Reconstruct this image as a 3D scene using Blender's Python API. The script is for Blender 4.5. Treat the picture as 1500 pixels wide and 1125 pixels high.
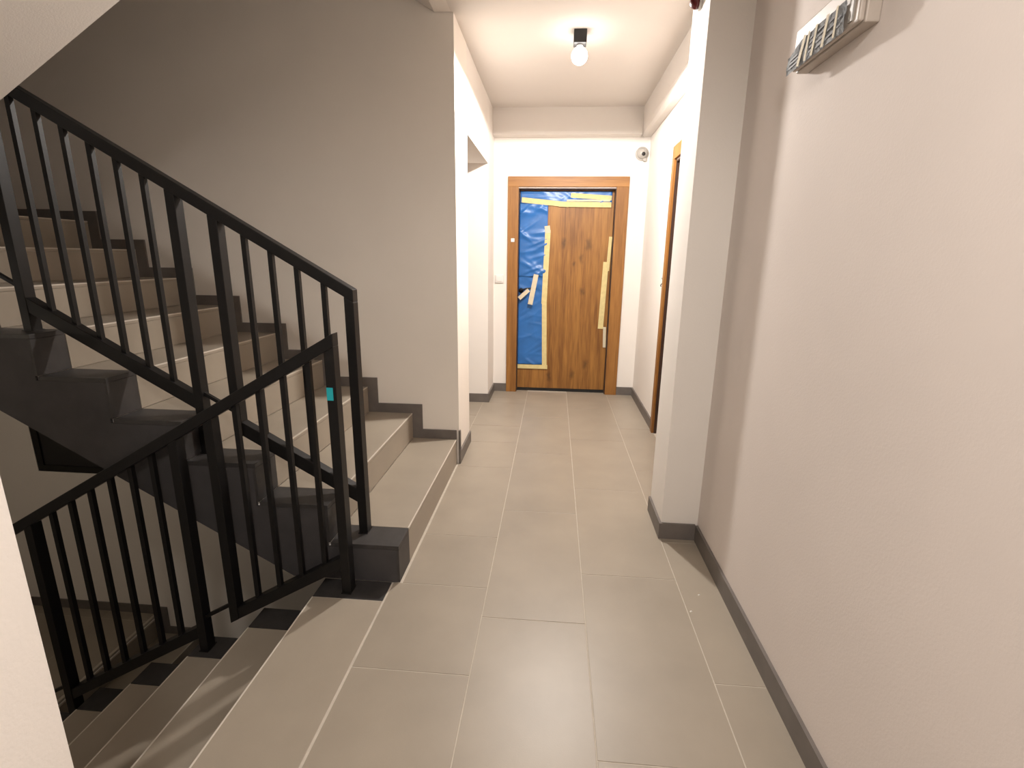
import bpy, bmesh, math, random
from mathutils import Vector, Matrix

random.seed(7)
for o in list(bpy.data.objects):
    bpy.data.objects.remove(o, do_unlink=True)
scene = bpy.context.scene
C = scene.collection

# ------------------------------------------------------------------ camera
YAW, PITCH, ROLL, FPX = 0.0792392586, 0.245515996, 0.0133940875, 738.28
def mul(A, B):
    return [[sum(A[i][k] * B[k][j] for k in range(3)) for j in range(3)] for i in range(3)]
cy, sy, cp, sp, cr, sr = math.cos(YAW), math.sin(YAW), math.cos(PITCH), math.sin(PITCH), math.cos(ROLL), math.sin(ROLL)
W2C = mul([[cr, 0, sr], [0, 1, 0], [-sr, 0, cr]], mul([[1, 0, 0], [0, cp, -sp], [0, sp, cp]], [[cy, sy, 0], [-sy, cy, 0], [0, 0, 1]]))
cam = bpy.data.cameras.new('camera')
cam.sensor_fit = 'HORIZONTAL'
cam.sensor_width = 36.0
cam.lens = FPX / 1500.0 * 36.0
cam.clip_start = 0.02
cam_ob = bpy.data.objects.new('camera', cam)
right, fwd, up = W2C[0], W2C[1], W2C[2]
cam_ob.matrix_world = Matrix(((right[0], up[0], -fwd[0], 0.0),
                              (right[1], up[1], -fwd[1], 0.0),
                              (right[2], up[2], -fwd[2], 1.42),
                              (0, 0, 0, 1)))
C.objects.link(cam_ob)
scene.camera = cam_ob

# ------------------------------------------------------------------ world, exposure
world = bpy.data.worlds.new('world')
scene.world = world
world.use_nodes = True
world.node_tree.nodes['Background'].inputs[0].default_value = (0.02, 0.02, 0.025, 1)
world.node_tree.nodes['Background'].inputs[1].default_value = 0.3
LAMP_HALL = 240.0     # watts of the downlight in the corridor
LAMP_NEAR = 121.0     # watts of the downlight above the stair head
FILL_LOW = 9.0       # watts of the unseen fill lamp added over the lower half landing
LAMP_COL = (1.0, 0.935, 0.875)
FILL_COL = (1.0, 0.86, 0.66)
vs = scene.view_settings
vs.view_transform = 'Standard'
vs.look = 'None'
vs.gamma = 1.0
vs.use_curve_mapping = False
vs.exposure = -0.1

# ------------------------------------------------------------------ materials
def new_mat(name):
    m = bpy.data.materials.new(name)
    m.use_nodes = True
    nt = m.node_tree
    b = nt.nodes['Principled BSDF']
    return m, nt, b

def s2l(c):
    return tuple(((v / 255.0) / 12.92 if v / 255.0 <= 0.04045 else ((v / 255.0 + 0.055) / 1.055) ** 2.4) for v in c)

def mat(name, col, rough=0.6, var=0.06, scale=6.0, bump=0.0, bscale=120.0, metal=0.0, spec=0.5, vary_obj=0.0, stretch=(1, 1, 1)):
    m, nt, b = new_mat(name)
    N, L = nt.nodes, nt.links
    b.inputs['Roughness'].default_value = rough
    b.inputs['Metallic'].default_value = metal
    b.inputs['Specular IOR Level'].default_value = spec
    geo = N.new('ShaderNodeNewGeometry')
    mp = N.new('ShaderNodeMapping'); mp.inputs['Scale'].default_value = stretch
    L.new(geo.outputs['Position'], mp.inputs['Vector'])
    nz = N.new('ShaderNodeTexNoise')
    nz.inputs['Scale'].default_value = scale
    nz.inputs['Detail'].default_value = 5.0
    L.new(mp.outputs['Vector'], nz.inputs['Vector'])
    rp = N.new('ShaderNodeValToRGB')
    lo = tuple(max(0, c * (1 - var)) for c in col); hi = tuple(min(1, c * (1 + var)) for c in col)
    rp.color_ramp.elements[0].position = 0.3; rp.color_ramp.elements[0].color = (*lo, 1)
    rp.color_ramp.elements[1].position = 0.7; rp.color_ramp.elements[1].color = (*hi, 1)
    L.new(nz.outputs['Fac'], rp.inputs['Fac'])
    last = rp.outputs['Color']
    if vary_obj:
        oi = N.new('ShaderNodeObjectInfo')
        mr = N.new('ShaderNodeMapRange')
        mr.inputs['To Min'].default_value = 1 - vary_obj
        mr.inputs['To Max'].default_value = 1 + vary_obj
        L.new(oi.outputs['Random'], mr.inputs['Value'])
        mx = N.new('ShaderNodeVectorMath'); mx.operation = 'SCALE'
        L.new(last, mx.inputs[0]); L.new(mr.outputs['Result'], mx.inputs['Scale'])
        last = mx.outputs['Vector']
    L.new(last, b.inputs['Base Color'])
    if bump:
        n2 = N.new('ShaderNodeTexNoise'); n2.inputs['Scale'].default_value = bscale; n2.inputs['Detail'].default_value = 3
        L.new(geo.outputs['Position'], n2.inputs['Vector'])
        bp = N.new('ShaderNodeBump'); bp.inputs['Strength'].default_value = bump; bp.inputs['Distance'].default_value = 0.004
        L.new(n2.outputs['Fac'], bp.inputs['Height'])
        L.new(bp.outputs['Normal'], b.inputs['Normal'])
    return m

def wood(name, dark, light, axis='Z', knots=True):
    m, nt, b = new_mat(name)
    N, L = nt.nodes, nt.links
    b.inputs['Roughness'].default_value = 0.5
    geo = N.new('ShaderNodeNewGeometry')
    mp = N.new('ShaderNodeMapping')
    sc = {'Z': (9, 9, 0.55), 'X': (0.55, 9, 9)}[axis]
    mp.inputs['Scale'].default_value = sc
    L.new(geo.outputs['Position'], mp.inputs['Vector'])
    nz = N.new('ShaderNodeTexNoise'); nz.inputs['Scale'].default_value = 1.6; nz.inputs['Detail'].default_value = 6; nz.inputs['Distortion'].default_value = 0.6
    L.new(mp.outputs['Vector'], nz.inputs['Vector'])
    fine = N.new('ShaderNodeTexNoise'); fine.inputs['Scale'].default_value = 9.0; fine.inputs['Detail'].default_value = 4
    L.new(mp.outputs['Vector'], fine.inputs['Vector'])
    ad = N.new('ShaderNodeMath'); ad.operation = 'MULTIPLY_ADD'; ad.inputs[1].default_value = 0.45
    L.new(fine.outputs['Fac'], ad.inputs[0]); 
    half = N.new('ShaderNodeMath'); half.operation = 'MULTIPLY'; half.inputs[1].default_value = 0.62
    L.new(nz.outputs['Fac'], half.inputs[0])
    L.new(half.outputs[0], ad.inputs[2])
    rp = N.new('ShaderNodeValToRGB')
    rp.color_ramp.elements[0].position = 0.40; rp.color_ramp.elements[0].color = (*dark, 1)
    rp.color_ramp.elements[1].position = 0.66; rp.color_ramp.elements[1].color = (*light, 1)
    L.new(ad.outputs[0], rp.inputs['Fac'])
    last = rp.outputs['Color']
    if knots:
        # a few knots at fixed places on the leaf (x, z, radius)
        kn = N.new('ShaderNodeTexNoise'); kn.inputs['Scale'].default_value = 14.0; kn.inputs['Detail'].default_value = 3
        L.new(geo.outputs['Position'], kn.inputs['Vector'])
        kd = N.new('ShaderNodeVectorMath'); kd.operation = 'SCALE'; kd.inputs['Scale'].default_value = 0.075
        L.new(kn.outputs['Color'], kd.inputs[0])
        kp = N.new('ShaderNodeVectorMath'); kp.operation = 'ADD'
        L.new(geo.outputs['Position'], kp.inputs[0]); L.new(kd.outputs[0], kp.inputs[1])
        for kx, kz, kr_ in ((0.085, 1.575, 0.030), (0.34, 1.565, 0.040), (0.27, 1.42, 0.03), (0.20, 1.36, 0.02), (-0.02, 0.16, 0.03), (0.22, 0.19, 0.035), (0.36, 0.30, 0.03), (0.30, 1.08, 0.025)):
            sub = N.new('ShaderNodeVectorMath'); sub.operation = 'SUBTRACT'; sub.inputs[1].default_value = (kx + 0.0375, 5.405, kz + 0.0375)
            L.new(kp.outputs[0], sub.inputs[0])
            sc2 = N.new('ShaderNodeVectorMath'); sc2.operation = 'MULTIPLY'; sc2.inputs[1].default_value = (1.0, 0.0, 0.55)
            L.new(sub.outputs[0], sc2.inputs[0])
            ln = N.new('ShaderNodeVectorMath'); ln.operation = 'LENGTH'
            L.new(sc2.outputs[0], ln.inputs[0])
            kr = N.new('ShaderNodeMapRange'); kr.interpolation_type = 'SMOOTHSTEP'
            kr.inputs['From Min'].default_value = 0.0; kr.inputs['From Max'].default_value = kr_ * 1.35
            kr.inputs['To Min'].default_value = 0.52; kr.inputs['To Max'].default_value = 1.0
            L.new(ln.outputs['Value'], kr.inputs['Value'])
            mx = N.new('ShaderNodeVectorMath'); mx.operation = 'SCALE'
            L.new(last, mx.inputs[0]); L.new(kr.outputs['Result'], mx.inputs['Scale'])
            last = mx.outputs[0]
    L.new(last, b.inputs['Base Color'])
    return m

M = {}
M['wall'] = mat('white_wall_paint', (0.80, 0.76, 0.715), 0.9, 0.015, 2.5, 0.12, 160)
M['stair_wall'] = mat('stairwell_wall_paint', (0.84, 0.79, 0.725), 0.9, 0.02, 2.5, 0.12, 160)
M['lit_edge'] = mat('painted_lit_tread_edge', (0.58, 0.53, 0.46), 0.6, 0.05, 30)  # pale colour imitates lamplight caught on the treads
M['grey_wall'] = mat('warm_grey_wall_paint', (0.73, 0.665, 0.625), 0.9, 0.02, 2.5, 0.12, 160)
M['ceiling'] = mat('white_ceiling_paint', (0.72, 0.68, 0.64), 0.95, 0.015, 2.0, 0.08, 140)
M['tile'] = mat('beige_grey_floor_tile', (0.322, 0.278, 0.222), 0.40, 0.07, 3.2, 0.05, 220, vary_obj=0.03)
M['grout'] = mat('pale_grout', (0.52, 0.47, 0.40), 0.9, 0.08, 30)
M['skirt'] = mat('dark_grey_skirting_tile', (0.145, 0.127, 0.115), 0.5, 0.12, 12, vary_obj=0.04)
M['edge'] = mat('anthracite_edge_tile', (0.036, 0.033, 0.032), 0.5, 0.18, 22, 0.1, 260, vary_obj=0.05)
M['stringer'] = mat('anthracite_stringer_plaster', (0.050, 0.046, 0.047), 0.75, 0.15, 8, 0.2, 200)
M['metal'] = mat('black_painted_steel', (0.007, 0.0065, 0.0065), 0.42, 0.15, 30, 0.05, 300, spec=0.3)
M['black'] = mat('black_plastic', (0.015, 0.014, 0.014), 0.5, 0.1, 20)
M['white_pl'] = mat('white_plastic', (0.75, 0.73, 0.70), 0.45, 0.02, 20)
M['sensor'] = mat('off_white_sensor_plastic', (0.40, 0.38, 0.35), 0.4, 0.03, 20)
M['grey_pl'] = mat('grey_plastic', (0.35, 0.34, 0.32), 0.4, 0.05, 20)
M['red_pl'] = mat('dark_red_plastic', (0.10, 0.008, 0.010), 0.25, 0.1, 20)
M['cream_pl'] = mat('cream_plastic', (0.46, 0.405, 0.355), 0.5, 0.03, 20)
M['film_clear'] = mat('crinkled_clear_film', (0.27, 0.285, 0.30), 0.75, 0.3, 45, 0.4, 90, spec=0.08)
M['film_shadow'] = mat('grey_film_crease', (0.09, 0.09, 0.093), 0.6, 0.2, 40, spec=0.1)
M['blue'] = mat('blue_plastic_film', (0.025, 0.14, 0.42), 0.35, 0.12, 9, 0.25, 30)
M['tape'] = mat('yellow_masking_tape', (0.66, 0.55, 0.26), 0.75, 0.08, 25, 0.1, 200)
M['tape_pale'] = mat('pale_masking_tape', (0.62, 0.55, 0.40), 0.75, 0.06, 25)
M['cyan'] = mat('cyan_sticker', (0.01, 0.40, 0.46), 0.5, 0.05, 20)
M['door_wood'] = wood('oak_door_veneer', (0.17, 0.066, 0.0115), (0.35, 0.160, 0.034), 'Z', True)
M['case_wood'] = wood('oak_door_casing', (0.21, 0.086, 0.016), (0.35, 0.158, 0.036), 'Z', False)
M['case_wood_x'] = wood('oak_door_head', (0.21, 0.086, 0.016), (0.35, 0.158, 0.036), 'X', False)
M['dark_wood'] = mat('dark_brown_jamb', (0.045, 0.022, 0.015), 0.6, 0.2, 14, stretch=(8, 8, 1))
M['rubber'] = mat('black_door_seal', (0.012, 0.011, 0.010), 0.8, 0.1, 20)
M['glass'] = mat('dark_night_window_glass', (0.006, 0.006, 0.0065), 0.35, 0.1, 5)
M['debris'] = mat('white_crumb', (0.8, 0.78, 0.74), 0.9, 0.02, 50)

def emission_mat(name, col, strength):
    m, nt, b = new_mat(name)
    e = nt.nodes.new('ShaderNodeEmission')
    e.inputs[0].default_value = (*col, 1); e.inputs[1].default_value = strength
    nt.links.new(e.outputs[0], nt.nodes['Material Output'].inputs[0])
    return m
M['globe'] = emission_mat('lit_globe', LAMP_COL, 26.0)

# ------------------------------------------------------------------ helpers
WL = {}      # world location of each object
def link(o, wloc, parent):
    C.objects.link(o)
    wloc = Vector(wloc)
    WL[o.name] = wloc
    if parent is not None:
        o.parent = parent
        o.location = wloc - WL[parent.name]
    else:
        o.location = wloc
    return o

def obj(name, verts, faces, m, parent=None, smooth=False, bevel=0.0):
    xs = [v[0] for v in verts]; ys = [v[1] for v in verts]; zs = [v[2] for v in verts]
    c = Vector(((min(xs) + max(xs)) / 2, (min(ys) + max(ys)) / 2, min(zs)))
    me = bpy.data.meshes.new(name)
    bm = bmesh.new()
    bv = [bm.verts.new(Vector(v) - c) for v in verts]
    for f in faces:
        try:
            bm.faces.new([bv[i] for i in f])
        except ValueError:
            pass
    bmesh.ops.recalc_face_normals(bm, faces=bm.faces)
    if bevel:
        bmesh.ops.bevel(bm, geom=list(bm.edges), offset=bevel, segments=2, profile=0.5, affect='EDGES')
    if smooth:
        for f in bm.faces:
            f.smooth = True
    bm.to_mesh(me); bm.free()
    me.materials.append(m)
    o = bpy.data.objects.new(name, me)
    return link(o, c, parent)

def box_vf(x0, x1, y0, y1, z0, z1, base=0):
    v = [(x0, y0, z0), (x1, y0, z0), (x1, y1, z0), (x0, y1, z0), (x0, y0, z1), (x1, y0, z1), (x1, y1, z1), (x0, y1, z1)]
    f = [(0, 3, 2, 1), (4, 5, 6, 7), (0, 1, 5, 4), (1, 2, 6, 5), (2, 3, 7, 6), (3, 0, 4, 7)]
    return v, [tuple(i + base for i in q) for q in f]

def box(name, x0, x1, y0, y1, z0, z1, m, parent=None, bevel=0.0):
    v, f = box_vf(min(x0, x1), max(x0, x1), min(y0, y1), max(y0, y1), min(z0, z1), max(z0, z1))
    return obj(name, v, f, m, parent, bevel=bevel)

def boxes(name, lst, m, parent=None):
    V, F = [], []
    for b in lst:
        v, f = box_vf(*b, base=len(V)); V += v; F += f
    return obj(name, V, F, m, parent)

def prism(name, poly, a0, a1, m, parent=None, axis='y', bevel=0.0):
    """poly in (x,z) extruded along y, in (y,z) along x, or in (x,y) along z"""
    n = len(poly)
    def P(p, a):
        return {'y': (p[0], a, p[1]), 'x': (a, p[0], p[1]), 'z': (p[0], p[1], a)}[axis]
    V = [P(p, a0) for p in poly] + [P(p, a1) for p in poly]
    F = [tuple(range(n)), tuple(range(2 * n - 1, n - 1, -1))] + [(i, (i + 1) % n, n + (i + 1) % n, n + i) for i in range(n)]
    return obj(name, V, F, m, parent, bevel=bevel)

def bar(name, p0, p1, w, h, m, parent=None, bevel=0.003):
    """rail in the xz plane of given y: box section w (y) by h (vertical), ends cut vertical"""
    (x0, y, z0), (x1, _, z1) = p0, p1
    poly = [(x0, z0 - h / 2), (x1, z1 - h / 2), (x1, z1 + h / 2), (x0, z0 + h / 2)]
    return prism(name, poly, y - w / 2, y + w / 2, m, parent, 'y', bevel)

def lathe(name, prof, loc, m, parent=None, axis=(0, 0, 1), seg=28, smooth=True):
    ax = Vector(axis).normalized(); q = Vector((0, 0, 1)).rotation_difference(ax)
    V, F = [], []
    for r, z in prof:
        for i in range(seg):
            a = 2 * math.pi * i / seg
            V.append(tuple(Vector(loc) + q @ Vector((r * math.cos(a), r * math.sin(a), z))))
    for j in range(len(prof) - 1):
        for i in range(seg):
            F.append((j * seg + i, j * seg + (i + 1) % seg, (j + 1) * seg + (i + 1) % seg, (j + 1) * seg + i))
    F.append(tuple(range(seg - 1, -1, -1))); k = (len(prof) - 1) * seg
    F.append(tuple(k + i for i in range(seg)))
    return obj(name, V, F, m, parent, smooth=smooth)

def tube(name, pts, r, m, parent=None, seg=8):
    V, F = [], []
    n = len(pts)
    for i, p in enumerate(pts):
        d = (Vector(pts[min(i + 1, n - 1)]) - Vector(pts[max(i - 1, 0)])).normalized()
        a = d.orthogonal().normalized(); b = d.cross(a)
        for k in range(seg):
            t = 2 * math.pi * k / seg
            V.append(tuple(Vector(p) + a * (r * math.cos(t)) + b * (r * math.sin(t))))
    for i in range(n - 1):
        for k in range(seg):
            F.append((i * seg + k, i * seg + (k + 1) % seg, (i + 1) * seg + (k + 1) % seg, (i + 1) * seg + k))
    F.append(tuple(range(seg))); F.append(tuple((n - 1) * seg + k for k in range(seg)))
    return obj(name, V, F, m, parent, smooth=True)

def thing(name, loc, label, cat, group=None):
    o = bpy.data.objects.new(name, None)
    o.empty_display_size = 0.1
    link(o, loc, None)
    tag(o, label, cat, group)
    return o

def tag(o, label, cat, group=None):
    o['label'] = label; o['category'] = cat
    if group: o['group'] = group
    return o

def struct(o):
    o['kind'] = 'structure'
    return o

# ------------------------------------------------------------------ dimensions
CEIL = 2.79
XL, XRN, XRF = -0.63, 0.784, 0.876      # corridor left wall, right wall near, right wall beyond pillar
YB, YE = 3.30, 5.33                     # stair back wall, corridor end wall
YN = 0.50                               # near side of the stairwell
RISE, GO = 0.18, 0.31
YS = 1.93                               # line between the two flights
XW = -4.45                              # far end of the stairwell

# ------------------------------------------------------------------ floor with its tiles
fl = struct(boxes('floor', [(-0.985, 1.0, -2.6, YS - 0.001, -0.22, -0.0015), (-0.66, 1.0, YS - 0.001, 5.6, -0.22, -0.0015),
                     (-2.1, -0.66, 3.74, 4.87, -0.22, -0.0015)], M['grout']))
GAP = 0.0019
def floor_tile(x0, x1, y0, y1):
    if x1 - x0 < 0.02 or y1 - y0 < 0.02: return
    box('floor_tile', x0 + GAP, x1 - GAP, y0 + GAP, y1 - GAP, -0.010, 0.0, M['tile'], fl, bevel=0.0009)
cols = [(-0.675, -0.25, 1.446), (-0.25, 0.17, 1.745), (0.17, 0.598, 2.076)]
for x0, x1, ph in cols:
    y = ph - 5 * 0.9
    while y < YE:
        a, b = max(y, -2.5), min(y + 0.9, YE + 0.06)
        if b > a:
            if x0 < -0.6:
                # first column: stops against the stair riser and the left wall
                for lo, hi, xs in ((-2.5, YN, XL - 0.013), (YN, YS, x0), (YS, 3.74, XL - 0.005), (3.74, 4.86, x0), (4.86, 5.4, XL - 0.002)):
                    aa, bb = max(a, lo), min(b, hi)
                    if bb > aa: floor_tile(xs, x1, aa, bb)
            else:
                floor_tile(x0, x1, a, b)
        y += 0.9
y = 1.493 - 4.5
while y < YE:
    for lo, hi, xe in ((-2.5, 2.44, XRN), (2.74, YE, XRF)):
        a, b = max(y, lo), min(y + 0.9, hi)
        if b > a: floor_tile(0.598, xe, a, b)
    y += 0.9
for x0, x1 in ((-1.1, -0.675), (-1.525, -1.1), (-1.95, -1.525)):
    floor_tile(x0, x1, 3.745, 4.42)
    floor_tile(x0, x1, 4.42, 4.86)

# ------------------------------------------------------------------ walls and ceiling
# back wall of the stairwell with a window opening low over the lower half landing
WX0, WX1, WZ0, WZ1 = -3.92, -3.02, -0.225, 1.25
struct(boxes('wall_back', [(XW, WX0, YB, 3.74, -3.3, 4.6), (WX1, XL, YB, 3.74, -3.3, CEIL), (WX0, WX1, YB, 3.74, -3.3, WZ0), (WX0, WX1, YB, 3.74, WZ1, 4.6),
                           (WX1, XL, YB, 3.74, CEIL, 4.6)], M['stair_wall']))
win = struct(box('window_1', WX0, WX1, YB + 0.012, YB + 0.03, WZ0, WZ1, M['glass']))
for b in ((WX0, WX0 + 0.05, WZ0, WZ1), (WX1 - 0.05, WX1, WZ0, WZ1), (WX0 + 0.05, WX1 - 0.05, WZ0, WZ0 + 0.05), (WX0 + 0.05, WX1 - 0.05, WZ1 - 0.05, WZ1)):
    box('window_frame', b[0], b[1], YB + 0.004, YB + 0.012, b[2], b[3], M['metal'], win)
struct(box('wall_left', XW - 0.15, XW, YN - 0.15, 3.74, -3.3, 4.6, M['stair_wall']))
struct(boxes('wall_near', [(XW, -0.80, YN - 0.15, YN, -3.3, 4.6), (-0.80, -0.645, -2.6, YN, -0.2, CEIL)], M['wall']))
struct(boxes('wall_passage', [(-2.1, XL - 0.001, 3.74, 4.87, 2.245, CEIL), (-2.1, -2.0, 3.74, 4.87, -0.1, 2.245)], M['wall']))
struct(box('wall_corner', -2.1, XL, 4.87, 5.5, -0.1, CEIL, M['wall']))
DX0, DX1, DZ1 = -0.385, 0.585, 2.095
struct(boxes('wall_end', [(XL, DX0, YE, 5.5, -0.1, CEIL), (DX1, XRF, YE, 5.5, -0.1, CEIL), (DX0, DX1, YE, 5.5, DZ1, CEIL)], M['wall']))
SY0, SY1, SZ1 = 3.02, 4.115, 2.135
struct(boxes('wall_right', [(XRF, 1.05, SY1, 5.5, -0.1, CEIL), (XRF, 1.05, 2.74, SY0, -0.1, CEIL), (XRF, 1.05, SY0, SY1, SZ1, CEIL)], M['wall']))
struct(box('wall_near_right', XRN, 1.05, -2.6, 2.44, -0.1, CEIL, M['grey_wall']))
struct(box('wall_pillar', 0.60, 1.05, 2.44, 2.74, -0.1, CEIL, M['wall']))
struct(box('wall_rear', -0.80, 1.05, -2.7, -2.6, -0.1, CEIL, M['wall']))
struct(boxes('ceiling', [(-0.645, 1.05, -2.7, 5.5, CEIL, 3.04), (-2.1, -0.645, 3.74, 5.5, CEIL, 3.04)], M['ceiling']))
struct(box('ceiling_closure', XW - 0.15, 1.05, -2.7, 5.5, 4.6, 4.7, M['ceiling']))  # unseen cap added over the stairwell to bounce and contain the light
struct(box('wall_upper', -0.645, -0.55, YN - 0.15, 3.74, 3.04, 4.6, M['wall']))
# boxed bulkhead along the end and the right of the corridor ceiling
struct(prism('trim_1', [(0.775, CEIL), (0.775, 2.60), (0.790, 2.568), (0.815, 2.555), (XRF, 2.555), (XRF, CEIL)], 2.74, YE, M['ceiling']))
struct(box('trim_2', XL, 0.775, 5.20, YE, 2.555, CEIL, M['ceiling']))

# ------------------------------------------------------------------ baseboards
BH, BT = 0.087, 0.013
def base(name, lst):
    return struct(boxes(name, lst, M['skirt']))
base('baseboard_right', [(XRN - BT, XRN, -2.6, 2.44 - BT, 0.0, BH)])
base('baseboard_pillar', [(0.60 - BT, XRN - BT, 2.44 - BT, 2.44, 0.0, BH), (0.60 - BT, 0.60, 2.44, 2.74, 0.0, BH)])
base('baseboard_right_far', [(XRF - BT, XRF, SY1 + 0.063, YE, 0.0, BH)])
base('baseboard_end', [(XL, -0.487, YE - BT, YE, 0.0, BH), (0.70, XRF - BT, YE - BT, YE, 0.0, BH)])
base('baseboard_left', [(XL, XL + BT, 3.31, 3.74, 0.0, BH), (XL, XL + BT, 3.285, 3.31, 0.0, 0.245)])
base('baseboard_corner', [(-2.0, XL + BT, 4.87 - BT, 4.87, 0.0, BH), (XL, XL + BT, 4.87, YE - BT, 0.0, BH)])
base('baseboard_passage', [(-2.0, XL, 3.74, 3.74 + BT, 0.0, BH)])
base('baseboard_near', [(-0.645, -0.645 + BT, -2.6, YN, 0.0, BH)])

# ------------------------------------------------------------------ stair flights
def flight(root, xr, sx, z0, n, ya, yb, strip, waist, face_y=None, skirt_y=None, last=True, nose=0.0):
    """n risers starting at xr, rising in direction sx; strip = (y0,y1) of the dark edge tiles, main tiles fill the rest"""
    T, RT = 0.020, 0.012
    ms = (ya, strip[0]) if strip[0] - ya > yb - strip[1] else (strip[1], yb)
    X = [xr + sx * GO * k for k in range(n + 1)]
    for k in range(n):
        zb, zt = z0 + RISE * k, z0 + RISE * (k + 1)
        xa, xb = X[k], X[k + 1]
        g = 0.0015
        if k < n - 1 or last:
            x0, x1 = (xa, xb + RT * 0 - sx * g) if True else (xa, xb)
            box('tread_tile', x0, x1, ms[0] + g, ms[1] - g, zt - T, zt, M['tile'], root, bevel=0.0012)
            box('edge_tile', x0, x1, strip[0] + g, strip[1] - g, zt - T, zt, M['edge'], root, bevel=0.0012)
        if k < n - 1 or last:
            box('lit_edge_strip', xa - sx * 0.0008, xa + sx * 0.005, ms[0] + g, ms[1] - g, zt - 0.006, zt + 0.0006, M['lit_edge'], root)  # added pale strip paints the lit look of the tread front
        box('riser_tile', xa, xa + sx * RT, ms[0] + g, ms[1] - g, zb + 0.001, zt - T - 0.001, M['tile'], root)
        box('edge_riser_tile', xa, xa + sx * RT, strip[0] + g, strip[1] - g, zb + 0.001, zt - T - 0.001, M['edge'], root)
        if skirt_y is not None:
            s0, s1 = skirt_y
            if k < n - 1:
                zn = zt + RISE
                box('skirting_tile', xb - sx * 0.07, xa, s0, s1, zt, zt + 0.065, M['skirt'], root)
                box('skirting_tile', xb, xb - sx * 0.07, s0, s1, zt, zn + 0.065, M['skirt'], root)
            elif last:
                box('skirting_tile', xa + sx * 0.204, xa, s0, s1, zt, zt + 0.065, M['skirt'], root)
    # concrete body under the tiles
    poly = []
    for k in range(n):
        zb, zt = z0 + RISE * k, z0 + RISE * (k + 1)
        poly.append((X[k] + sx * RT, zb - (T if k else 0)))
        poly.append((X[k] + sx * RT, zt - T))
    poly.append((X[n], z0 + RISE * n - T))
    def soff(x): return z0 + (x - xr) * sx * RISE / GO - waist
    poly.append((X[n], soff(X[n])))
    xs = xr + sx * (waist * GO / RISE)      # where the soffit meets the start level
    poly.append((xs, z0))
    if sx > 0 or face_y is None:
        pass
    b0, b1 = ya + 0.003, yb - 0.003
    if face_y is not None:
        if face_y == ya: b0 = ya + 0.013
        else: b1 = yb - 0.013
        fp = list(poly)
        prism('stringer_face', fp, *((ya + 0.001, ya + 0.012) if face_y == ya else (yb - 0.012, yb - 0.001)), M['stringer'], root)
    prism('concrete_body', poly, b0, b1, M['wall'], root)
    return X

up_st = thing('staircase', (-1.8, 2.6, 0.0), 'tiled staircase flight rising left along the grey wall, dark stepped side', 'staircase')
flight(up_st, -0.645, -1, 0.0, 9, YS, YB, (YS, 2.09), 0.287, face_y=YS, skirt_y=(YB - 0.012, YB - 0.0005))
dn_st = thing('staircase', (-2.1, 1.2, -1.44), 'tiled staircase flight descending at lower left from the corridor floor', 'staircase')
flight(dn_st, -3.16, 1, -1.44, 8, YN, YS, (1.80, YS), 0.287)
up2 = thing('staircase', (-2.1, 1.2, 1.62), 'pale sloping underside of the stair flight overhead at top left', 'staircase')
flight(up2, -3.16, 1, 1.62, 8, YN, 1.82, (1.70, 1.82), 0.372, last=False)
lo_st = thing('staircase', (-1.8, 2.6, -3.06), 'dark lower staircase flight deep below the black railing', 'staircase')
flight(lo_st, -0.645, -1, -3.06, 9, YS, YB, (YS, 2.09), 0.287, face_y=YS, skirt_y=(YB - 0.012, YB - 0.0005), last=False)
up3 = thing('staircase', (-1.8, 2.6, 2.79), 'underside of the next storey flight at the ceiling edge above the grey wall', 'staircase')
prism('concrete_body', [(-0.645, 2.79), (-0.74, 2.79), (-3.05, 4.10), (-3.05, 4.35), (-0.645, 3.04)], YS, YB - 0.004, M['wall'], up3)

# half landings
def landing(z, nm):
    f = struct(box(nm, XW, -3.145, YN, YB, z - 0.22, z - 0.0015, M['grout']))
    xs = [XW, XW + 0.45, XW + 0.9, -3.165]
    for i in range(3):
        yy = YN
        while yy < YB - 0.02:
            box('floor_tile', xs[i] + GAP, xs[i + 1] - GAP, yy + GAP, min(yy + 0.9, YB) - GAP, z - 0.010, z, M['tile'], f, bevel=0.0009)
            yy += 0.9
    struct(boxes('baseboard_' + nm, [(XW, -3.331 if z > 0 else -3.126, YB - 0.012, YB, z, z + 0.075), (XW, XW + 0.012, YN, YB - 0.012, z, z + 0.075)], M['skirt']))
landing(-1.44, 'floor_lower_landing')
landing(1.62, 'floor_upper_landing')

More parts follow.
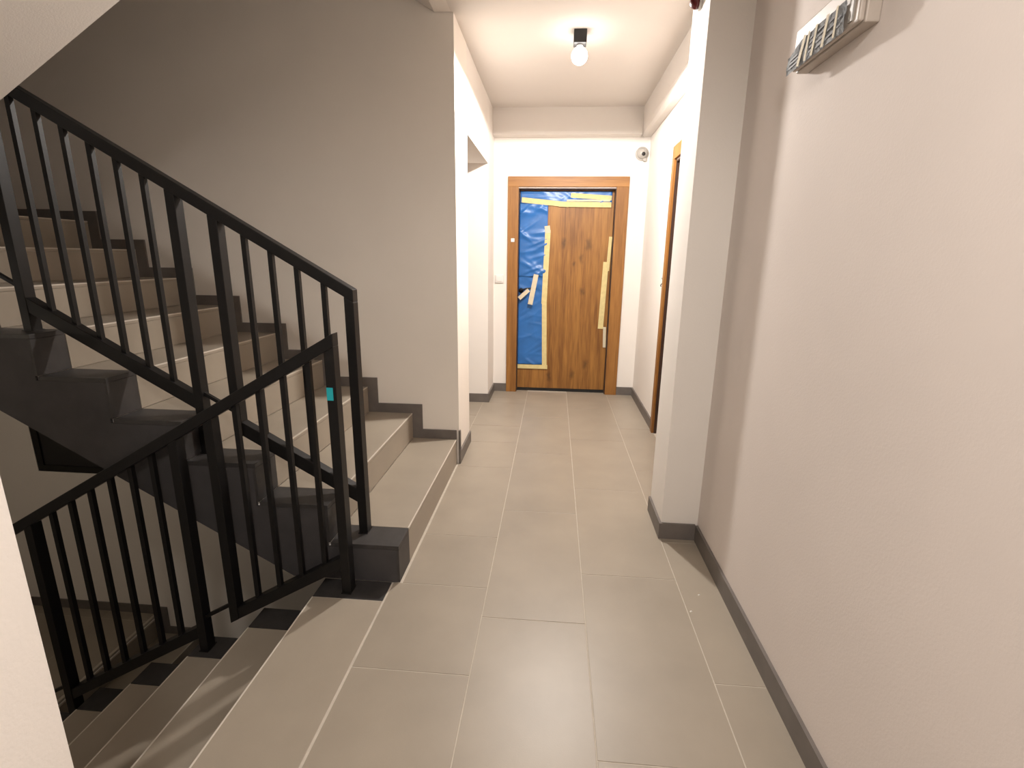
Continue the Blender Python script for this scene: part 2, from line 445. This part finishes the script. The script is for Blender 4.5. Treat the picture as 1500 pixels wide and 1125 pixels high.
# ------------------------------------------------------------------ railings
def railing(root, y, rise_sign, ztop, zbot_hi, zbot_lo, post_foot, x_end, plate=None):
    """two welded panels under one handrail; heights are given at x=-0.845 and run along the pitch"""
    S = -RISE / GO * rise_sign
    def zt(x): return ztop + S * (x + 0.845)
    def zb(x): return (zbot_hi + zbot_lo) / 2 + S * (x + 0.845)
    hh = 0.052
    bar('handrail', (x_end, y, zt(x_end) - hh / 2), (-2.62, y, zt(-2.62) - hh / 2), 0.052, hh, M['metal'], root)
    PW, PD = 0.040, 0.050
    posts = [x_end - PW / 2, -1.385, -1.553, -2.300]
    th = abs(zbot_hi - zbot_lo)
    for i, x in enumerate(posts):
        top = min(zt(x - PW / 2), zt(x + PW / 2)) - hh + 0.004
        foot = post_foot[i]
        bot = foot if foot is not None else min(zb(x - PW / 2), zb(x + PW / 2)) - th / 2
        sl = S * PW / 2
        if foot is None:
            poly = [(x - PW / 2, zb(x - PW / 2) - th / 2), (x + PW / 2, zb(x + PW / 2) - th / 2), (x + PW / 2, zt(x + PW / 2) - hh), (x - PW / 2, zt(x - PW / 2) - hh)]
        else:
            poly = [(x - PW / 2, foot), (x + PW / 2, foot), (x + PW / 2, zt(x + PW / 2) - hh), (x - PW / 2, zt(x - PW / 2) - hh)]
        prism('post', poly, y - PD / 2, y + PD / 2, M['metal'], root, 'y', 0.002)
    for a, b in ((posts[0] - PW / 2, posts[1] + PW / 2), (posts[2] - PW / 2, posts[3] + PW / 2)):
        bar('bottom_rail', (a, y, zb(a)), (b, y, zb(b)), 0.045, th, M['metal'], root, 0.002)
    bl = [-0.949, -1.058, -1.164, -1.272] + [-1.672 - 0.1035 * i for i in range(6)]
    BW = 0.020
    for x in bl:
        poly = [(x - BW / 2, zb(x - BW / 2) + th / 2), (x + BW / 2, zb(x + BW / 2) + th / 2), (x + BW / 2, zt(x + BW / 2) - hh), (x - BW / 2, zt(x - BW / 2) - hh)]
        prism('baluster', poly, y - BW / 2, y + BW / 2, M['metal'], root, 'y')
    # thin bars joining the two panels and leading to the next one
    for a, b in ((posts[1] - PW / 2, posts[2] + PW / 2), (posts[3] - PW / 2, posts[3] - 0.22)):
        off = 0.055
        bar('link_bar', (a, y, zb(a) + off), (b, y, zb(b) + off), 0.016, 0.018, M['metal'], root, 0.001)
    for i, x in enumerate(posts):
        if post_foot[i] is not None:
            box('foot_plate', x - 0.022, x + 0.022, y - 0.032, y + 0.032, post_foot[i], post_foot[i] + 0.003, M['metal'], root)
    return zt, zb

up_r = thing('stair_railing', (-0.845, 2.05, 0.18), 'black steel railing climbing the flight along the grey wall', 'railing')
railing(up_r, 2.05, 1, 1.300, 0.392, 0.326, [0.18, None, 0.54, 0.90 + 0.18], -0.818)
dn_r = thing('stair_railing', (-0.86, 1.86, 0.0), 'black steel railing following the descending steps at lower left', 'railing')
railing(dn_r, 1.86, -1, 1.125, 0.185, 0.128, [0.0, None, -0.36, -0.90], -0.832)
box('sticker', -0.871, -0.845, 1.8338, 1.8348, 0.868, 0.920, M['cyan'], dn_r)['label'] = 'small cyan sticker on the end post'

# ------------------------------------------------------------------ entrance door at the end of the corridor
d1 = struct(box('door_1', DX0 + 0.012, DX1 - 0.012, 5.405, 5.45, 0.012, DZ1 - 0.004, M['door_wood']))
box('casing', -0.487, DX0 + 0.004, YE - 0.022, YE, 0.0, 2.105, M['case_wood'], d1, 0.002)
box('casing', DX1 - 0.004, 0.700, YE - 0.022, YE, 0.0, 2.105, M['case_wood'], d1, 0.002)
box('casing_head', -0.487, 0.700, YE - 0.022, YE, 2.105, 2.20, M['case_wood_x'], d1, 0.002)
box('jamb', DX0, DX0 + 0.010, YE, 5.45, 0.0, DZ1, M['dark_wood'], d1)
box('jamb', DX1 - 0.010, DX1, YE, 5.45, 0.0, DZ1, M['dark_wood'], d1)
box('jamb_head', DX0 + 0.010, DX1 - 0.010, YE, 5.405, DZ1 - 0.010, DZ1, M['dark_wood'], d1)
box('threshold', DX0, DX1, YE + 0.06, 5.46, 0.0, 0.012, M['rubber'], d1)
box('bottom_seal', DX0 + 0.014, DX1 - 0.014, 5.401, 5.405, 0.012, 0.030, M['rubber'], d1)

def film(name, x0, x1, z0, z1, y, m, parent, amp, nx=26, nz=60, seed=1, fn=None):
    rnd = random.Random(seed)
    creases = [(rnd.uniform(x0, x1), rnd.uniform(z0, z1), rnd.uniform(-0.9, 0.9), rnd.uniform(0.008, 0.03), rnd.uniform(0.3, 1.0)) for _ in range(26)]
    if fn: creases += fn
    V, F = [], []
    for j in range(nz + 1):
        for i in range(nx + 1):
            x = x0 + (x1 - x0) * i / nx; z = z0 + (z1 - z0) * j / nz
            d = 0.0
            for cx, cz, sl, w, a in creases:
                dist = (z - cz) - sl * (x - cx)
                d += a * math.exp(-(dist / w) ** 2) * math.exp(-((x - cx) / 0.12) ** 2)
            V.append((x, y - 0.001 - amp * d, z))
    for j in range(nz):
        for i in range(nx):
            a = j * (nx + 1) + i
            F.append((a, a + 1, a + nx + 2, a + nx + 1))
    o = obj(name, V, F, m, parent, smooth=True)
    sol = o.modifiers.new('thickness', 'SOLIDIFY'); sol.thickness = 0.0006
    return o
fy = 5.405
f1 = film('protective_film', DX0 + 0.013, -0.085, 1.23, 1.965, fy, M['blue'], d1, 0.010, 26, 70, 3,
     [(-0.2, 1.25, 0.4, 0.02, 1.3), (-0.25, 1.29, 0.35, 0.016, 1.1), (-0.15, 1.44, 0.3, 0.02, 1.0)])
f1['label'] = 'crumpled blue plastic film taped over the door edge'
film('protective_film', DX0 + 0.013, -0.095, 0.29, 1.26, fy, M['blue'], d1, 0.006, 26, 80, 5)
film('protective_film', DX0 + 0.016, 0.55, 1.955, 2.075, fy - 0.002, M['blue'], d1, 0.006, 60, 14, 8)

def tape(pts, y, m, parent=d1):
    """a strip between two points on the leaf: (x0,z0,x1,z1,width)"""
    x0, z0, x1, z1, w = pts
    d = Vector((x1 - x0, z1 - z0)).normalized(); n = Vector((-d.y, d.x)) * (w / 2)
    poly = [(x0 + n.x, z0 + n.y), (x0 - n.x, z0 - n.y), (x1 - n.x, z1 - n.y), (x1 + n.x, z1 + n.y)]
    return prism('masking_tape', poly, y - 0.0012, y, m, parent)
ty = fy - 0.008
tape((-0.090, 1.74, -0.080, 1.67, 0.055), ty - 0.003, M['tape_pale'])
tape((-0.080, 1.70, -0.100, 0.95, 0.055), ty - 0.001, M['tape'])
tape((-0.098, 0.99, -0.078, 0.27, 0.050), ty - 0.0025, M['tape'])
tape((-0.370, 0.268, -0.045, 0.268, 0.045), ty - 0.004, M['tape'])
tape((-0.355, 1.99, 0.12, 1.945, 0.05), ty - 0.004, M['tape'])
tape((0.02, 1.950, 0.545, 1.945, 0.05), ty - 0.0055, M['tape'])
tape((0.14, 2.035, 0.545, 2.01, 0.045), ty - 0.004, M['tape'])
tape((0.10, 1.985, 0.53, 1.985, 0.018), ty - 0.0065, M['tape_pale'])
tape((0.558, 1.64, 0.545, 1.30, 0.032), ty, M['tape'])
tape((0.525, 1.39, 0.505, 0.70, 0.055), ty - 0.0015, M['tape'])
tape((0.548, 0.72, 0.556, 0.50, 0.030), ty - 0.003, M['tape_pale'])
# lever handle wrapped under the film, with two bits of tape
h = lathe('handle', [(0.0, 0.0), (0.026, 0.0), (0.026, 0.008), (0.010, 0.010), (0.010, 0.045), (0.0, 0.045)], (-0.345, fy, 1.085), M['black'], d1, (0, -1, 0), 20)
tube('lever', [(-0.345, fy - 0.042, 1.085), (-0.29, fy - 0.045, 1.107), (-0.255, fy - 0.045, 1.110), (-0.185, fy - 0.043, 1.105)], 0.009, M['black'], h)
tape((-0.188, 1.255, -0.245, 0.945, 0.050), fy - 0.054, M['tape_pale'])
tape((-0.262, 1.095, -0.362, 1.005, 0.040), fy - 0.053, M['tape_pale'])
o = box('bell_button', -0.452, -0.415, YE - 0.028, YE - 0.022, 1.575, 1.612, M['white_pl'], d1, 0.004)
o['label'] = 'small white sticker on the left casing'

# ------------------------------------------------------------------ side door on the right behind the pillar
d2 = struct(box('door_2', 0.95, 0.99, SY0 + 0.012, SY1 - 0.012, 0.012, SZ1 - 0.01, M['door_wood']))
box('casing', XRF - 0.020, XRF, SY1 - 0.004, SY1 + 0.060, 0.0, SZ1 + 0.01, M['case_wood'], d2, 0.002)
box('casing', XRF - 0.020, XRF, SY0 - 0.10, SY0 + 0.004, 0.0, SZ1 + 0.01, M['case_wood'], d2, 0.002)
box('casing_head', XRF - 0.020, XRF, SY0 - 0.10, SY1 + 0.060, SZ1 + 0.01, SZ1 + 0.105, M['case_wood'], d2, 0.002)
box('jamb', XRF, 0.99, SY1 - 0.010, SY1, 0.0, SZ1, M['dark_wood'], d2)
box('jamb', XRF, 0.99, SY0, SY0 + 0.010, 0.0, SZ1, M['dark_wood'], d2)
box('jamb_head', XRF, 0.95, SY0 + 0.010, SY1 - 0.010, SZ1 - 0.010, SZ1, M['dark_wood'], d2)
lathe('handle', [(0.0, 0.0), (0.024, 0.0), (0.024, 0.008), (0.009, 0.010), (0.009, 0.04), (0.0, 0.04)], (0.95, SY0 + 0.09, 1.05), M['black'], d2, (-1, 0, 0), 16)

# ------------------------------------------------------------------ lamps
def lamp(loc, watts, label, col=LAMP_COL, top=CEIL, blend=0.06, soft=0.045, drop=0.014):
    x, y = loc
    t = thing('ceiling_lamp', (x, y, top), label, 'lamp')
    s = 0.040
    box('housing', x - s, x + s, y - s, y + s, top - 0.075, top, M['black'], t, 0.002)
    lathe('socket', [(0.0, 0), (0.020, 0), (0.018, 0.012), (0.0, 0.012)], (x, y, top - 0.087), M['white_pl'], t, (0, 0, 1), 20)
    r = 0.050
    prof = [(0.001, -r)] + [(r * math.sin(a), -r * math.cos(a)) for a in [math.pi * k / 14 for k in range(1, 13)]] + [(0.016, r + 0.004)]
    lathe('globe_bulb', prof, (x, y, top - 0.087 - r), M['globe'], t, (0, 0, 1), 28)
    # downlight: the black housing lets the lamp shine only below itself
    L = bpy.data.lights.new('lamp_light', 'SPOT')
    L.energy = watts; L.color = col; L.spot_size = math.pi; L.spot_blend = blend; L.shadow_soft_size = soft
    lo = bpy.data.objects.new('lamp_light', L)
    link(lo, (x, y, top - 0.087 - 2 * r - drop), t)
    return t
lamp((0.112, 3.59), LAMP_HALL, 'small black square ceiling lamp with a glowing bulb in the corridor')
lamp((0.10, -0.40), LAMP_NEAR, 'black square ceiling lamp behind the camera over the stair head', blend=0.35, soft=0.11, drop=0.05)
lamp((-3.80, 1.20), FILL_LOW, 'unseen fill lamp added under the half landing to brighten the lower wall', FILL_COL, 1.40)  # added out of frame to lift the wall under the stairs

# ------------------------------------------------------------------ emergency light box on the near right wall
sg = thing('emergency_light', (0.76, 1.70, 2.0), 'emergency light box wrapped in crinkled film and tape on right wall', 'light')
box('housing', 0.748, XRN, 1.500, 1.872, 2.0, 2.125, M['cream_pl'], sg, 0.004)
box('front_cover', 0.733, 0.748, 1.503, 1.868, 2.004, 2.120, M['cream_pl'], sg, 0.005)
# film sheet over the cover: lower at its free end
V, F = [], []
nx, nz = 40, 10
rs = random.Random(4)
for i in range(nx + 1):
    t = i / nx
    yy = 1.555 + (1.885 - 1.555) * t
    top = 2.072 - 0.024 * max(0.0, (t - 0.72) / 0.28)
    for j in range(nz + 1):
        zz = 1.998 + (top - 1.998) * j / nz
        V.append((0.7265 - 0.004 * abs(math.sin(9 * t + 4 * j / nz + rs.uniform(-.5, .5))), yy, zz))
for i in range(nx):
    for j in range(nz):
        a = i * (nz + 1) + j
        F.append((a, a + 1, a + nz + 2, a + nz + 1))
fo = obj('film_wrap', V, F, M['film_clear'], sg)
so = fo.modifiers.new('thickness', 'SOLIDIFY'); so.thickness = 0.0006
def strip(nm, y0, z0, y1, z1, w, m, x=0.7205):
    d = Vector((y1 - y0, z1 - z0)).normalized(); n = Vector((-d.y, d.x)) * (w / 2)
    poly = [(y0 + n.x, z0 + n.y), (y0 - n.x, z0 - n.y), (y1 - n.x, z1 - n.y), (y1 + n.x, z1 + n.y)]
    prism(nm, poly, x - 0.001, x, m, sg, 'x')
for y0, y1, w in ((1.800, 1.770, 0.016), (1.755, 1.745, 0.011), (1.715, 1.700, 0.012), (1.655, 1.640, 0.014), (1.595, 1.592, 0.010)):
    t = (1.895 - y0) / 0.31
    strip('tape_strip', y0, 2.000, y1, 2.074, w, M['tape_pale'])
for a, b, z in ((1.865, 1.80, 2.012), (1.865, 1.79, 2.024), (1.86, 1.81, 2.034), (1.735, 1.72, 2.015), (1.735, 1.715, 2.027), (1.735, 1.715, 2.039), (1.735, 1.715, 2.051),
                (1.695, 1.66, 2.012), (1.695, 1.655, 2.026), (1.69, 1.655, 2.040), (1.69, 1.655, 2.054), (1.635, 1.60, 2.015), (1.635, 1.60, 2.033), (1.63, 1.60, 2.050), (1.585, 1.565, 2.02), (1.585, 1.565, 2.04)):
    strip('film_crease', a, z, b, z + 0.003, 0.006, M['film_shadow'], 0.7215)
box('clip', 0.729, 0.734, 1.530, 1.548, 2.015, 2.11, M['grey_pl'], sg)

# ------------------------------------------------------------------ small wall things
t = thing('motion_sensor', (0.80, YE, 2.40), 'small white dome sensor on the end wall above the door', 'sensor')
lathe('base_ring', [(0.0, 0), (0.062, 0), (0.062, 0.014), (0.056, 0.020), (0.0, 0.020)], (0.802, YE, 2.405), M['sensor'], t, (0, -1, 0))
lathe('dome', [(0.050, 0.0), (0.047, 0.018), (0.038, 0.034), (0.022, 0.044), (0.001, 0.048)], (0.802, YE - 0.020, 2.405), M['sensor'], t, (0, -1, 0))
lathe('lens', [(0.0, 0), (0.018, 0), (0.016, 0.006), (0.0, 0.008)], (0.808, YE - 0.064, 2.395), M['black'], t, (0.1, -1, -0.3), 18)
box('arm', 0.815, 0.845, YE - 0.030, YE, 2.335, 2.365, M['sensor'], t, 0.004)

t = thing('light_switch', (-0.566, YE, 1.15), 'white wall switch on the end wall left of the wooden door', 'switch')
box('plate', -0.610, -0.525, YE - 0.018, YE, 1.165, 1.250, M['white_pl'], t, 0.003)
box('rocker', -0.597, -0.538, YE - 0.026, YE - 0.018, 1.180, 1.237, M['white_pl'], t, 0.003)

t = thing('alarm_beacon', (0.60, 2.60, 2.48), 'dark red dome alarm high on the side of the white pillar', 'alarm')
lathe('mount', [(0.0, 0), (0.040, 0), (0.040, 0.012), (0.0, 0.012)], (0.60, 2.600, 2.520), M['white_pl'], t, (-1, 0, 0), 24)
lathe('dome', [(0.034, 0.0), (0.033, 0.012), (0.026, 0.026), (0.014, 0.034), (0.001, 0.036)], (0.588, 2.600, 2.520), M['red_pl'], t, (-1, 0, 0), 24)

t = thing('bell_wire', (XRF, 4.20, 1.22), 'short dark wire ends poking from wall beside the side door casing', 'wire')
tube('wire', [(XRF, 4.195, 1.235), (XRF - 0.018, 4.197, 1.232), (XRF - 0.024, 4.20, 1.222), (XRF - 0.020, 4.20, 1.210)], 0.004, M['black'], t)
tube('wire', [(XRF, 4.205, 1.265), (XRF - 0.015, 4.203, 1.270), (XRF - 0.022, 4.20, 1.280)], 0.0035, M['grey_pl'], t)

for i, (x, y) in enumerate(((0.675, 1.975), (0.612, 1.862))):
    r = 0.005
    vs_ = [(x + r * 1.3, y, 0.0005), (x, y + r, 0.0005), (x - r, y + 0.002, 0.0005), (x - 0.003, y - r, 0.0005), (x, y, 0.006), (x + 0.003, y + 0.002, 0.005)]
    fs_ = [(0, 1, 5), (1, 2, 4), (1, 4, 5), (2, 3, 4), (3, 0, 5), (3, 5, 4), (0, 3, 2, 1)]
    tag(obj('plaster_crumb', vs_, fs_, M['debris']),
        ['white plaster crumb lying within the narrow floor tile by the right baseboard', 'white plaster crumb on the joint beside the narrow floor tile'][i], 'crumb', 'plaster crumbs on the floor')
